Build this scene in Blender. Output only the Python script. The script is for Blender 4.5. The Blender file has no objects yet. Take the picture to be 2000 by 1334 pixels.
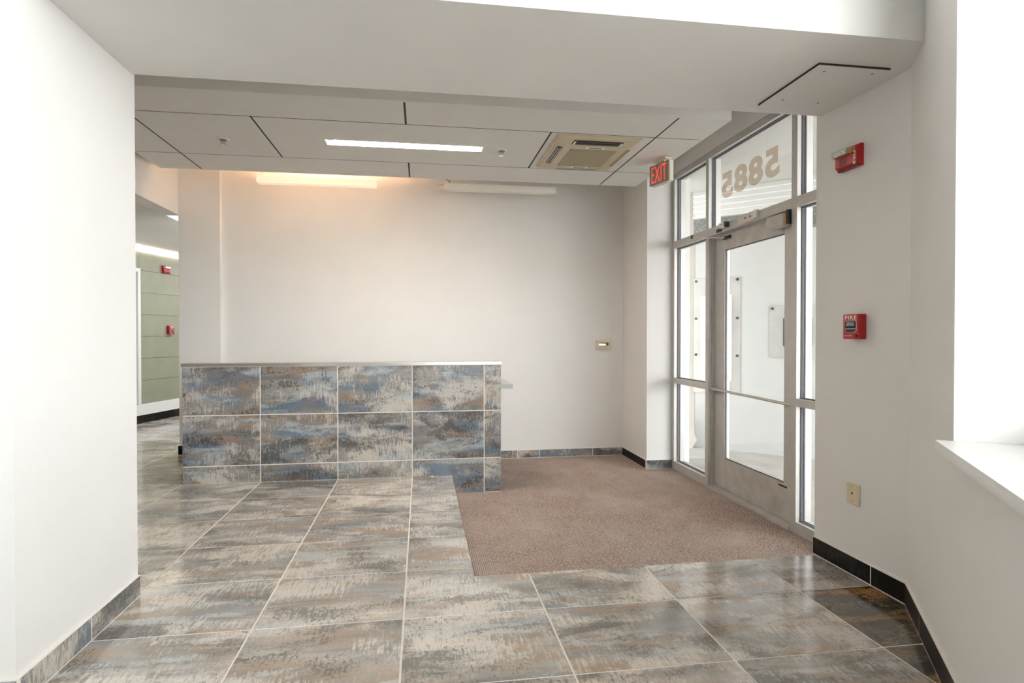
import bpy, bmesh, math, random
from mathutils import Vector, Matrix

random.seed(7)
S = bpy.context.scene
COL = S.collection
R = math.radians

# ------------------------------------------------------------------ camera, sky, exposure
cam_data = bpy.data.cameras.new('camera')
cam_data.sensor_width = 36.0
cam_data.sensor_fit = 'HORIZONTAL'
cam_data.lens = 36.0 * 1160.0 / 2000.0
cam_data.clip_start = 0.05
cam = bpy.data.objects.new('camera', cam_data)
COL.objects.link(cam)
cam.location = (0.075, -5.094, 1.202)
cam.rotation_euler = (R(90 - 0.64), 0, R(-8.7))
S.camera = cam

world = bpy.data.worlds.new('overcast_sky')
S.world = world
world.use_nodes = True
bg = world.node_tree.nodes['Background']
bg.inputs[0].default_value = (0.94, 0.97, 1.0, 1)
bg.inputs[1].default_value = 1.0

S.view_settings.view_transform = 'Standard'
S.view_settings.look = 'None'
S.view_settings.gamma = 1.0
S.view_settings.use_curve_mapping = False
S.view_settings.exposure = 3.35
S.cycles.max_bounces = 7
S.cycles.diffuse_bounces = 5
S.cycles.glossy_bounces = 3
S.cycles.transparent_max_bounces = 16
S.cycles.use_denoising = True
S.cycles.use_light_tree = False
S.cycles.caustics_reflective = False
S.cycles.caustics_refractive = False
S.cycles.use_adaptive_sampling = True
S.cycles.adaptive_threshold = 0.03


def portal(name, loc, rot, sx, sy):
    l = bpy.data.lights.new(name, 'AREA')
    l.shape = 'RECTANGLE'
    l.size, l.size_y = sx, sy
    l.cycles.is_portal = True
    o = bpy.data.objects.new(name, l)
    o.location, o.rotation_euler = loc, rot
    COL.objects.link(o)


# angled window wall frame: origin, direction along the wall, outward normal
AO = Vector((2.214, -2.76, 0))
AD = Vector((-0.545, -0.8385, 0))
AN = Vector((0.8385, -0.545, 0))
ANG = math.atan2(AD.y, AD.x)


def aw(t, d, z):
    return AO + AD * t + AN * d + Vector((0, 0, z))


pc = aw(3.52, 0.36, 2.52)
portal('window_portal', pc, (R(90), 0, math.atan2(-AN.y, -AN.x) + R(90)), 5.6, 3.4)
portal('door_portal', (2.74, -0.75, 1.3), (R(90), 0, R(90 + 180)), 2.7, 2.9)

# ------------------------------------------------------------------ materials


def new_mat(name):
    m = bpy.data.materials.new(name)
    m.use_nodes = True
    nt = m.node_tree
    for n in list(nt.nodes):
        nt.nodes.remove(n)
    out = nt.nodes.new('ShaderNodeOutputMaterial')
    b = nt.nodes.new('ShaderNodeBsdfPrincipled')
    nt.links.new(b.outputs[0], out.inputs[0])
    return m, nt, b, out


def N(nt, t, **kw):
    n = nt.nodes.new(t)
    for k, v in kw.items():
        if k in ('operation', 'data_type', 'blend_type', 'noise_dimensions', 'interpolation', 'feature', 'bands_direction', 'wave_type'):
            setattr(n, k, v)
        else:
            n.inputs[k].default_value = v
    return n


def ramp(nt, stops, fac, interp='LINEAR'):
    r = nt.nodes.new('ShaderNodeValToRGB')
    r.color_ramp.interpolation = interp
    e = r.color_ramp.elements
    while len(e) < len(stops):
        e.new(0.5)
    for i, (p, c) in enumerate(stops):
        e[i].position = p
        e[i].color = (*c, 1) if len(c) == 3 else c
    nt.links.new(fac, r.inputs[0])
    return r


def plain(name, col, rough=0.5, metal=0.0, noise=0.0, nscale=8.0, bump=0.0, bscale=200.0, spec=0.5):
    m, nt, b, out = new_mat(name)
    b.inputs['Base Color'].default_value = (*col, 1)
    b.inputs['Roughness'].default_value = rough
    b.inputs['Metallic'].default_value = metal
    b.inputs['Specular IOR Level'].default_value = spec
    tc = N(nt, 'ShaderNodeTexCoord')
    if noise:
        n = N(nt, 'ShaderNodeTexNoise', Scale=nscale, Detail=5.0)
        nt.links.new(tc.outputs['Object'], n.inputs['Vector'])
        lo = tuple(max(0, c * (1 - noise)) for c in col)
        hi = tuple(min(1, c * (1 + noise)) for c in col)
        r = ramp(nt, [(0.3, lo), (0.7, hi)], n.outputs[0])
        nt.links.new(r.outputs[0], b.inputs['Base Color'])
    if bump:
        n = N(nt, 'ShaderNodeTexNoise', Scale=bscale, Detail=3.0)
        nt.links.new(tc.outputs['Object'], n.inputs['Vector'])
        bp = N(nt, 'ShaderNodeBump', Strength=bump, Distance=0.002)
        nt.links.new(n.outputs[0], bp.inputs['Height'])
        nt.links.new(bp.outputs[0], b.inputs['Normal'])
    return m


def emissive(name, col, strength):
    m, nt, b, out = new_mat(name)
    b.inputs['Base Color'].default_value = (*col, 1)
    b.inputs['Emission Color'].default_value = (*col, 1)
    b.inputs['Emission Strength'].default_value = strength
    return m


def tile_material(name, P, rough=0.2, ior=1.6):
    """worn metal-look porcelain: cloudy bands of charcoal, grey-brown and cream, tinted slate blue and rust, broken by fine upright streaks"""
    m, nt, b, out = new_mat(name)
    L = nt.links
    tc = N(nt, 'ShaderNodeTexCoord')
    oi = N(nt, 'ShaderNodeObjectInfo')
    cmb = N(nt, 'ShaderNodeCombineXYZ')
    for i, k in enumerate((37.0, 91.0, 53.0)):
        mu = N(nt, 'ShaderNodeMath', operation='MULTIPLY')
        mu.inputs[1].default_value = k
        L.new(oi.outputs['Random'], mu.inputs[0])
        L.new(mu.outputs[0], cmb.inputs[i])
    add = N(nt, 'ShaderNodeVectorMath', operation='ADD')
    L.new(tc.outputs['Object'], add.inputs[0])
    L.new(cmb.outputs[0], add.inputs[1])

    def noise(sx, sy, detail, rough_, dist=0.0, off=0.0):
        mp = N(nt, 'ShaderNodeMapping')
        mp.inputs['Location'].default_value = (off, off * 1.7, off)
        mp.inputs['Scale'].default_value = (sx, sy, 1)
        L.new(add.outputs[0], mp.inputs['Vector'])
        n = N(nt, 'ShaderNodeTexNoise', Scale=1.0, Detail=detail, Roughness=rough_, Distortion=dist)
        L.new(mp.outputs[0], n.inputs['Vector'])
        return n.outputs[0]

    def mad(a, k, c):
        x = N(nt, 'ShaderNodeMath', operation='MULTIPLY_ADD')
        L.new(a, x.inputs[0])
        x.inputs[1].default_value = k
        if isinstance(c, float):
            x.inputs[2].default_value = c
        else:
            L.new(c, x.inputs[2])
        return x.outputs[0]

    def over(fac, amount, col_in, colour):
        mx = N(nt, 'ShaderNodeMix', data_type='RGBA')
        mu = N(nt, 'ShaderNodeMath', operation='MULTIPLY')
        mu.inputs[1].default_value = amount
        L.new(fac, mu.inputs[0])
        L.new(mu.outputs[0], mx.inputs[0])
        L.new(col_in, mx.inputs[6])
        mx.inputs[7].default_value = (*colour, 1)
        return mx.outputs[2]

    def mask(v, lo, hi):
        return ramp(nt, [(lo, (0, 0, 0)), (hi, (1, 1, 1))], v).outputs[0]

    strk = noise(95.0, 11.0, 4.0, 0.72, 0.0, 5.0)         # fine upright streaks
    speck = noise(75.0, 55.0, 4.0, 0.72, 0.3, 7.0)        # pitting
    band = noise(1.3, 6.0, 6.0, 0.6, 0.8)                 # long horizontal clouds
    c = ramp(nt, [(0.30, P['low']), (0.46, P['mid']), (0.62, P['high'])], mad(strk, 0.22, mad(band, 1.0, -0.11))).outputs[0]
    n = noise(1.4, 5.0, 5.0, 0.6, 0.7, 11.0)
    c = over(mask(mad(speck, 0.25, mad(n, 1.0, -0.125)), 0.47, 0.62), P['blue'], c, P['blue_col'])
    n = noise(1.6, 8.0, 6.0, 0.65, 0.8, 17.0)
    c = over(mask(mad(speck, 0.40, mad(n, 1.0, -0.20)), 0.50, 0.62), P['rust'], c, P['rust_col'])
    n = noise(2.2, 3.4, 5.0, 0.6, 0.5, 23.0)
    c = over(mask(mad(speck, 0.25, mad(strk, 0.65, mad(n, 1.0, -0.45))), 0.49, 0.61), P['cream'], c, P['cream_col'])
    n = noise(1.8, 8.5, 5.0, 0.6, 0.6, 31.0)
    c = over(mask(mad(speck, 0.45, mad(n, 1.0, -0.225)), 0.54, 0.635), P['ice'], c, P['ice_col'])
    n = noise(2.0, 4.5, 6.0, 0.62, 0.6, 41.0)
    c = over(mask(mad(speck, 0.55, mad(strk, 0.55, mad(n, 1.0, -0.55))), 0.535, 0.625), P['dark'], c, P['dark_col'])
    L.new(c, b.inputs['Base Color'])
    L.new(mad(speck, 0.12, rough - 0.06), b.inputs['Roughness'])
    b.inputs['IOR'].default_value = ior
    return m


M = {}
DESK_P = dict(low=(0.115, 0.11, 0.105), mid=(0.22, 0.21, 0.195), high=(0.34, 0.325, 0.305), blue=0.85, blue_col=(0.13, 0.185, 0.26),
              rust=0.6, rust_col=(0.34, 0.20, 0.115), cream=0.88, cream_col=(0.62, 0.565, 0.50), ice=0.75, ice_col=(0.45, 0.50, 0.53),
              dark=0.82, dark_col=(0.065, 0.062, 0.06))
M['tile'] = tile_material('worn_metal_tile', DESK_P, rough=0.24)
FLOOR_P = dict(low=(0.20, 0.175, 0.15), mid=(0.34, 0.305, 0.27), high=(0.50, 0.46, 0.415), blue=0.55, blue_col=(0.25, 0.285, 0.31),
               rust=0.62, rust_col=(0.46, 0.30, 0.18), cream=0.85, cream_col=(0.74, 0.68, 0.61), ice=0.6, ice_col=(0.60, 0.62, 0.615),
               dark=0.72, dark_col=(0.09, 0.08, 0.07))
M['floor_tile'] = tile_material('worn_metal_floor_tile', FLOOR_P, rough=0.13, ior=1.9)
SHADED_P = dict(low=(0.010, 0.009, 0.008), mid=(0.022, 0.018, 0.014), high=(0.07, 0.055, 0.04), blue=0.2, blue_col=(0.03, 0.04, 0.035),
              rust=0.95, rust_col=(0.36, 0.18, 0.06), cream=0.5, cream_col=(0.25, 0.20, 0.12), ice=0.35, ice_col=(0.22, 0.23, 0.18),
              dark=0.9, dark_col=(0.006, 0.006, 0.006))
M['shaded_tile'] = tile_material('shaded_rust_floor_tile', SHADED_P, rough=0.13, ior=1.9)  # floor tile copy with dimmer reflection by the right wall painted into its colour
SHADE_BLACK_P = dict(low=(0.003, 0.003, 0.003), mid=(0.005, 0.005, 0.005), high=(0.008, 0.008, 0.007), blue=0.1, blue_col=(0.02, 0.022, 0.025),
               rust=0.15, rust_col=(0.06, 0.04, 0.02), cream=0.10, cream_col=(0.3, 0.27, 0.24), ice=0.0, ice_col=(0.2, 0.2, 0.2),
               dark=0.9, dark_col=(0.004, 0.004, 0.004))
M['shade_black_tile'] = tile_material('shade_black_base_tile', SHADE_BLACK_P, rough=0.3, ior=1.25)  # shade on right-wall boards painted as near-black tile; corridor base is dark itself
M['grout'] = plain('pale_grout', (0.80, 0.75, 0.70), 0.8, bump=0.2)
M['wall'] = plain('off_white_paint', (0.79, 0.775, 0.755), 0.62, noise=0.015, nscale=3, bump=0.12, bscale=320)
M['trimwhite'] = plain('white_gloss_paint', (0.82, 0.815, 0.80), 0.35)
M['panel'] = plain('grey_ceiling_panel_paint', (0.74, 0.72, 0.69), 0.75, noise=0.02, nscale=5)
M['joint'] = plain('dark_joint', (0.05, 0.045, 0.04), 0.9)
M['alu'] = plain('satin_aluminium', (0.60, 0.58, 0.555), 0.42, metal=0.35, noise=0.05, nscale=14, bump=0.05)
M['alu_worn'] = plain('scuffed_aluminium', (0.56, 0.535, 0.50), 0.45, metal=0.3, noise=0.12, nscale=9, bump=0.1, bscale=60)
M['gasket'] = plain('dark_rubber_gasket', (0.13, 0.12, 0.135), 0.7)
M['steel'] = plain('brushed_stainless', (0.66, 0.63, 0.58), 0.22, metal=1.0)
M['worktop'] = plain('grey_laminate', (0.5, 0.5, 0.5), 0.4)
M['red'] = plain('fire_red_plastic', (0.50, 0.012, 0.016), 0.35)
M['reddark'] = plain('fire_red_side', (0.42, 0.014, 0.014), 0.4)
M['white'] = plain('white_plastic', (0.85, 0.85, 0.83), 0.4)
M['black'] = plain('black_plastic', (0.012, 0.012, 0.013), 0.4)
M['ivory'] = plain('ivory_plastic', (0.72, 0.62, 0.44), 0.45)
M['beige'] = plain('aged_beige_plastic', (0.60, 0.51, 0.36), 0.5, noise=0.05, nscale=6)
M['beige_dark'] = plain('beige_grille', (0.34, 0.30, 0.19), 0.6)
M['grille'] = plain('olive_beige_slats', (0.46, 0.40, 0.265), 0.6)
M['clear'] = plain('clear_strobe_lens', (0.55, 0.56, 0.53), 0.12, metal=0.5, noise=0.35, nscale=60)
M['tan'] = plain('tan_reflector', (0.55, 0.33, 0.13), 0.4)
M['exit_face'] = plain('grey_green_sign_face', (0.30, 0.29, 0.235), 0.5)
M['exit_red'] = emissive('red_sign_letters', (0.82, 0.07, 0.05), 0.10)
M['cream'] = plain('cream_sign_case', (0.78, 0.72, 0.60), 0.45)
M['concrete'] = plain('pale_concrete', (0.48, 0.455, 0.425), 0.85, noise=0.12, nscale=3.5, bump=0.4, bscale=60)
M['ext_wall'] = plain('exterior_white_stucco', (0.56, 0.553, 0.54), 0.8, noise=0.02, nscale=5, bump=0.15)
M['ext_beige'] = plain('exterior_beige_stucco', (0.56, 0.52, 0.47), 0.85, noise=0.06, nscale=4)
M['siding'] = plain('white_vinyl_siding', (0.84, 0.835, 0.82), 0.5)
M['soffit'] = plain('pale_exterior_soffit', (0.60, 0.585, 0.555), 0.7)
M['plate'] = plain('bare_metal_plate', (0.56, 0.535, 0.51), 0.38, metal=0.45, noise=0.10, nscale=5)
M['bareplate'] = plain('pinkish_bare_plate', (0.74, 0.66, 0.61), 0.5)
M['olive'] = plain('grey_green_wall_panel', (0.30, 0.30, 0.225), 0.45, noise=0.06, nscale=4)
M['leaf'] = plain('dry_yellow_leaf', (0.85, 0.62, 0.25), 0.7)
M['cable'] = plain('grey_cable', (0.25, 0.23, 0.2), 0.5)
M['hinge'] = plain('dark_metal', (0.09, 0.08, 0.07), 0.4, metal=0.8)
M['lens_on'] = emissive('lit_light_lens', (1.0, 0.91, 0.80), 8.5)
M['up_on'] = emissive('lit_uplight', (1.0, 0.70, 0.46), 7.0)
M['cove'] = emissive('lit_corridor_strip', (1.0, 0.93, 0.80), 0.36)
M['glow_body'] = emissive('glowing_lamp_body', (1.0, 0.84, 0.68), 0.045)
M['lampwhite'] = plain('white_lamp_enamel', (0.90, 0.87, 0.80), 0.4)
M['paper'] = plain('white_board', (0.86, 0.86, 0.85), 0.5)


def carpet_material():
    m, nt, b, out = new_mat('brown_loop_carpet')
    L = nt.links
    tc = N(nt, 'ShaderNodeTexCoord')
    mp = N(nt, 'ShaderNodeMapping')
    mp.inputs['Scale'].default_value = (130, 80, 1)
    L.new(tc.outputs['Object'], mp.inputs['Vector'])
    n1 = N(nt, 'ShaderNodeTexNoise', Scale=1.0, Detail=3.0, Roughness=0.7)
    L.new(mp.outputs[0], n1.inputs['Vector'])
    n2 = N(nt, 'ShaderNodeTexNoise', Scale=2.6, Detail=5.0, Roughness=0.6)
    L.new(tc.outputs['Object'], n2.inputs['Vector'])
    wv = N(nt, 'ShaderNodeTexWave', Scale=28.0, Distortion=1.0)
    wv.bands_direction = 'X'
    L.new(tc.outputs['Object'], wv.inputs['Vector'])
    r = ramp(nt, [(0.30, (0.14, 0.072, 0.058)), (0.5, (0.38, 0.285, 0.245)), (0.70, (0.75, 0.64, 0.575))], n1.outputs[0])
    mx = N(nt, 'ShaderNodeMix', data_type='RGBA')
    mx.inputs[7].default_value = (0.50, 0.425, 0.375, 1)
    fr = ramp(nt, [(0.42, (0, 0, 0)), (0.70, (0.65, 0.65, 0.65))], n2.outputs[0])
    L.new(fr.outputs[0], mx.inputs[0])
    L.new(r.outputs[0], mx.inputs[6])
    L.new(mx.outputs[2], b.inputs['Base Color'])
    b.inputs['Roughness'].default_value = 0.95
    b.inputs['Specular IOR Level'].default_value = 0.1
    ad = N(nt, 'ShaderNodeMath', operation='ADD')
    L.new(n1.outputs[0], ad.inputs[0])
    L.new(wv.outputs[0], ad.inputs[1])
    bp = N(nt, 'ShaderNodeBump', Strength=0.6, Distance=0.004)
    L.new(ad.outputs[0], bp.inputs['Height'])
    L.new(bp.outputs[0], b.inputs['Normal'])
    return m


def glass_material():
    m = bpy.data.materials.new('clear_pane_glass')
    m.use_nodes = True
    nt = m.node_tree
    for n in list(nt.nodes):
        nt.nodes.remove(n)
    out = nt.nodes.new('ShaderNodeOutputMaterial')
    tr = N(nt, 'ShaderNodeBsdfTransparent')
    tr.inputs[0].default_value = (0.965, 0.98, 0.975, 1)
    gl = N(nt, 'ShaderNodeBsdfGlossy', Roughness=0.01)
    lw = N(nt, 'ShaderNodeLayerWeight', Blend=0.5)
    pw = N(nt, 'ShaderNodeMath', operation='POWER')
    pw.inputs[1].default_value = 5.0
    nt.links.new(lw.outputs['Facing'], pw.inputs[0])
    fr = N(nt, 'ShaderNodeMath', operation='MULTIPLY_ADD')
    fr.inputs[1].default_value = 0.9
    fr.inputs[2].default_value = 0.03
    nt.links.new(pw.outputs[0], fr.inputs[0])
    mx = nt.nodes.new('ShaderNodeMixShader')
    nt.links.new(fr.outputs[0], mx.inputs[0])
    nt.links.new(tr.outputs[0], mx.inputs[1])
    nt.links.new(gl.outputs[0], mx.inputs[2])
    nt.links.new(mx.outputs[0], out.inputs[0])
    return m


def mesh_material():
    m, nt, b, out = new_mat('dark_wire_netting')
    tc = N(nt, 'ShaderNodeTexCoord')
    n = N(nt, 'ShaderNodeTexNoise', Scale=45.0, Detail=4.0, Roughness=0.7)
    nt.links.new(tc.outputs['Object'], n.inputs['Vector'])
    r = ramp(nt, [(0.38, (0.10, 0.11, 0.10)), (0.55, (0.20, 0.205, 0.19)), (0.72, (0.5, 0.5, 0.48))], n.outputs[0])
    nt.links.new(r.outputs[0], b.inputs['Base Color'])
    b.inputs['Roughness'].default_value = 0.6
    return m


M['carpet'] = carpet_material()
M['glass'] = glass_material()
M['netting'] = mesh_material()


def vinyl_material():
    m = bpy.data.materials.new('frosted_beige_vinyl')
    m.use_nodes = True
    nt = m.node_tree
    for n in list(nt.nodes):
        nt.nodes.remove(n)
    out = nt.nodes.new('ShaderNodeOutputMaterial')
    tr = N(nt, 'ShaderNodeBsdfTransparent')
    tr.inputs[0].default_value = (0.90, 0.83, 0.77, 1)
    df = N(nt, 'ShaderNodeBsdfDiffuse')
    df.inputs[0].default_value = (0.55, 0.48, 0.42, 1)
    mx = nt.nodes.new('ShaderNodeMixShader')
    mx.inputs[0].default_value = 0.12
    nt.links.new(tr.outputs[0], mx.inputs[1])
    nt.links.new(df.outputs[0], mx.inputs[2])
    nt.links.new(mx.outputs[0], out.inputs[0])
    return m


M['vinyl'] = vinyl_material()

# ------------------------------------------------------------------ helpers


def box(bm, x0, x1, y0, y1, z0, z1, bevel=0.0):
    vs = [bm.verts.new(p) for p in ((x0, y0, z0), (x1, y0, z0), (x1, y1, z0), (x0, y1, z0),
                                    (x0, y0, z1), (x1, y0, z1), (x1, y1, z1), (x0, y1, z1))]
    fs = [bm.faces.new([vs[i] for i in f]) for f in ((0, 3, 2, 1), (4, 5, 6, 7), (0, 1, 5, 4), (1, 2, 6, 5), (2, 3, 7, 6), (3, 0, 4, 7))]
    if bevel:
        es = list({e for f in fs for e in f.edges})
        bmesh.ops.bevel(bm, geom=es, offset=bevel, segments=2, affect='EDGES', profile=0.5)
    return vs


def prism(bm, pts, z0, z1):
    """outline in xy pushed up along z"""
    a = [bm.verts.new((x, y, z0)) for x, y in pts]
    b = [bm.verts.new((x, y, z1)) for x, y in pts]
    n = len(pts)
    bm.faces.new(list(reversed(a)))
    bm.faces.new(b)
    for i in range(n):
        bm.faces.new((a[i], a[(i + 1) % n], b[(i + 1) % n], b[i]))


def cyl(bm, c, r, h, axis='Z', seg=20, r2=None):
    r2 = r if r2 is None else r2
    mat = Matrix.Translation(c)
    if axis == 'X':
        mat = mat @ Matrix.Rotation(R(90), 4, 'Y')
    elif axis == 'Y':
        mat = mat @ Matrix.Rotation(R(90), 4, 'X')
    bmesh.ops.create_cone(bm, cap_ends=True, segments=seg, radius1=r, radius2=r2, depth=h, matrix=mat)


def rod(bm, a, b, r, seg=8):
    a, b = Vector(a), Vector(b)
    d = b - a
    q = d.to_track_quat('Z', 'Y').to_matrix().to_4x4()
    bmesh.ops.create_cone(bm, cap_ends=True, segments=seg, radius1=r, radius2=r, depth=d.length, matrix=Matrix.Translation((a + b) / 2) @ q)


def obj(name, bm, mat, parent=None, kind=None, loc=None, rot=None):
    me = bpy.data.meshes.new(name)
    if isinstance(bm, bmesh.types.BMesh):
        bmesh.ops.recalc_face_normals(bm, faces=bm.faces)
        bm.to_mesh(me)
        bm.free()
    me.materials.append(M[mat] if isinstance(mat, str) else mat)
    o = bpy.data.objects.new(name, me)
    COL.objects.link(o)
    o.parent = parent
    if loc is not None:
        o.location = loc
    if rot is not None:
        o.rotation_euler = rot
    if kind:
        o['kind'] = kind
    return o


def inst(name, me, parent, loc, rot=(0, 0, 0)):
    o = bpy.data.objects.new(name, me)
    COL.objects.link(o)
    o.parent = parent
    o.location, o.rotation_euler = loc, rot
    return o


def bx(name, mat, dims, parent=None, kind=None, bevel=0.0):
    bm = bmesh.new()
    box(bm, *dims, bevel=bevel)
    return obj(name, bm, mat, parent, kind)


def boxes(name, mat, lst, parent=None, kind=None):
    bm = bmesh.new()
    for d in lst:
        box(bm, *d)
    return obj(name, bm, mat, parent, kind)


def thing(name, label, cat, loc=(0, 0, 0), rotz=0.0, group=None, kind=None):
    o = bpy.data.objects.new(name, None)
    o.empty_display_size = 0.1
    COL.objects.link(o)
    o.location = loc
    o.rotation_euler = (0, 0, rotz)
    tag(o, label, cat, group, kind)
    return o


def tag(o, label=None, cat=None, group=None, kind=None):
    if label:
        o['label'] = label
    if cat:
        o['category'] = cat
    if group:
        o['group'] = group
    if kind:
        o['kind'] = kind
    return o


def text_mesh(txt, size, depth=0.001, bold=0.0, spacing=1.0, mirror=False):
    cu = bpy.data.curves.new('lettering', 'FONT')
    cu.body = txt
    cu.size = size
    cu.extrude = depth
    cu.offset = bold
    cu.space_character = spacing
    cu.align_x = 'CENTER'
    cu.align_y = 'CENTER'
    cu.resolution_u = 5
    t = bpy.data.objects.new('lettering', cu)
    COL.objects.link(t)
    dg = bpy.context.evaluated_depsgraph_get()
    me = bpy.data.meshes.new_from_object(t.evaluated_get(dg))
    bpy.data.objects.remove(t)
    bpy.data.curves.remove(cu)
    return me


def lettering(name, txt, width, height, mat, parent, loc, rot, depth=0.001, bold=0.0, spacing=1.0, mirror=False):
    """lettering fitted to width x height (local x, y), centred"""
    me = text_mesh(txt, 0.1, 0.01, bold, spacing)
    xs = [v.co.x for v in me.vertices]
    ys = [v.co.y for v in me.vertices]
    w, h = max(xs) - min(xs), max(ys) - min(ys)
    cx, cy = (max(xs) + min(xs)) / 2, (max(ys) + min(ys)) / 2
    k = -1 if mirror else 1
    for v in me.vertices:
        v.co.x = (v.co.x - cx) * width / w * k
        v.co.y = (v.co.y - cy) * height / h
        v.co.z = depth if v.co.z > 0 else 0.0
    if mirror:
        me.flip_normals()
    me.materials.clear()
    me.materials.append(M[mat])
    o = bpy.data.objects.new(name, me)
    COL.objects.link(o)
    o.parent = parent
    o.location, o.rotation_euler = loc, rot
    return o


# ------------------------------------------------------------------ dimensions
ZC = -0.152            # sunken carpet level
YB = 1.335             # back wall
XR = 2.214             # right wall face
XG = 2.593             # inner face of the glazing frame
TW, TD = 0.61, 0.5105  # floor tile
EX, EY = 0.335, -2.155  # edges of the tiled floor around the sunken carpet
ZB = 2.381             # underside of beam
ZP = 2.70              # underside of ceiling panels

# ------------------------------------------------------------------ floor
fl = boxes('floor', 'grout', [(-5.0, 3.2, -8.2, EY, -0.30, -0.0015), (-5.0, EX, EY, 1.6, -0.30, -0.0015), (-5.0, -1.9, 1.6, 6.2, -0.30, -0.0015)], kind='structure')
G = 0.004
TT = 0.010
tile_cache = {}


def slab_mesh(w, d, mat, t=TT):
    key = (round(w, 4), round(d, 4), mat, t)
    if key not in tile_cache:
        bm = bmesh.new()
        box(bm, -w / 2, w / 2, -d / 2, d / 2, -t, 0)
        me = bpy.data.meshes.new('tile')
        bmesh.ops.recalc_face_normals(bm, faces=bm.faces)
        bm.to_mesh(me)
        bm.free()
        me.materials.append(M[mat])
        tile_cache[key] = me
    return tile_cache[key]


for j in range(-11, 14):
    y1 = -j * TD
    y0 = y1 - TD
    for i in range(-8, 4):
        x0, x1 = i * TW, (i + 1) * TW
        if y0 >= 1.1 and x0 > -2.3:
            continue
        if x0 < -4.9 or y0 < -7.2:
            continue
        # right side: stop under the angled wall
        if y1 < -2.76:
            wx = 2.214 + (y1 + 2.76) * 0.65
            if x0 > wx + 0.3:
                continue
        a0, a1, b0, b1 = x0 + G, x1 - G, y0 + G, y1 - G
        if j == -1 or (j < 0 and x0 > -1.9 and x0 < EX):
            pass
        mat = 'shaded_tile' if i >= 3 and j >= 5 else 'floor_tile'  # tiles along the right wall take the painted-dark copy
        if b1 > EY and a1 > EX:              # meets the sunken carpet
            if a0 >= EX and b0 >= EY:
                continue
            if a0 >= EX:
                b1 = EY
            elif b0 >= EY:
                a1 = EX
            else:                            # corner tile keeps its L shape
                cx, cy = (a0 + a1) / 2, (b0 + b1) / 2
                bm = bmesh.new()
                prism(bm, [(a0 - cx, b0 - cy), (a1 - cx, b0 - cy), (a1 - cx, EY - cy), (EX - cx, EY - cy), (EX - cx, b1 - cy), (a0 - cx, b1 - cy)], -TT, 0)
                obj('tile', bm, mat, fl, loc=(cx, cy, 0))
                continue
        if a1 - a0 < 0.02 or b1 - b0 < 0.02:
            continue
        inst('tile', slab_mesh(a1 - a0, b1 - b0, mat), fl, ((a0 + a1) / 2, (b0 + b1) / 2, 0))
# tiled nosing of the step down to the carpet
bx('step_riser', 'floor_tile', (EX - 0.012, EX, EY, -0.012, ZC, -0.0005), fl)
bx('step_riser', 'floor_tile', (EX - 0.012, 2.6, EY - 0.012, EY, ZC, -0.0005), fl)

cp = bx('entry_carpet', 'carpet', (EX, 2.72, EY, YB, ZC - 0.012, ZC))
tag(cp, 'brown loop-pile carpet in the sunken entry area by the glass door', 'carpet')
bx('floor_base', 'grout', (EX - 0.01, 2.74, EY - 0.01, YB + 0.1, ZC - 0.15, ZC - 0.012), kind='structure')
# dry leaf scrap
bm = bmesh.new()
pts = [(0, -0.011), (0.006, -0.003), (0.019, -0.004), (0.008, 0.004), (0.002, 0.011), (-0.006, 0.004), (-0.02, -0.002), (-0.006, -0.004)]
a = [bm.verts.new((x, y, 0.001 + 0.010 * (0.5 + y / 0.022))) for x, y in pts]
b = [bm.verts.new((x, y + 0.001, 0.0025 + 0.010 * (0.5 + y / 0.022))) for x, y in pts]
c0 = bm.verts.new((0, 0, 0.012))
for q in range(8):
    bm.faces.new((b[q], b[(q + 1) % 8], c0))
    bm.faces.new((a[q], a[(q + 1) % 8], b[(q + 1) % 8], b[q]))
bm.faces.new(list(reversed(a)))
o = obj('dry_leaf', bm, 'leaf', loc=(0.165, -0.045, 0))
tag(o, 'tiny dry yellow leaf on the tiles at the foot of the desk', 'leaf')

# ------------------------------------------------------------------ walls
bx('wall_back', 'wall', (-1.93, 2.40, YB, YB + 0.2, ZC - 0.1, 3.3), kind='structure')
bx('wall_back_left', 'wall', (-2.315, -1.925, YB - 0.065, YB + 0.2, -0.03, 3.3), kind='structure')
bx('wall_right_far', 'wall', (2.325, 2.78, 0.62, YB + 0.2, ZC - 0.1, 3.3), kind='structure')
bx('wall_right', 'wall', (XR, 2.80, -2.80, -2.125, -0.05, 4.45), kind='structure')
bx('wall_over_door', 'wall', (XG, 2.78, -2.13, 0.63, 2.818, 3.3), kind='structure')
bx('wall_left', 'wall', (-5.0, -1.217, -2.974, -2.14, -0.03, 4.45), kind='structure')
bx('beam', 'wall', (-1.25, 2.26, -2.974, -2.165, ZB, 4.45), kind='structure')
bx('ceiling', 'wall', (-2.6, 2.80, -2.2, 1.6, 3.3, 3.42), kind='structure')
bx('ceiling_near', 'wall', (-5.2, 3.4, -8.4, -2.9, 4.4, 4.55), kind='structure')
bx('wall_left_near', 'wall', (-5.2, -5.0, -8.4, -2.9, -0.05, 4.45), kind='structure')
bx('wall_rear', 'wall', (-5.1, 0.3, -8.4, -8.2, -0.05, 4.45), kind='structure')


def wall_prism(name, mat, t0, t1, d0, d1, z0, z1, parent=None, kind=None):
    bm = bmesh.new()
    prism(bm, [aw(t0, d0, 0)[:2], aw(t1, d0, 0)[:2], aw(t1, d1, 0)[:2], aw(t0, d1, 0)[:2]], z0, z1)
    return obj(name, bm, mat, parent, kind)


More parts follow.
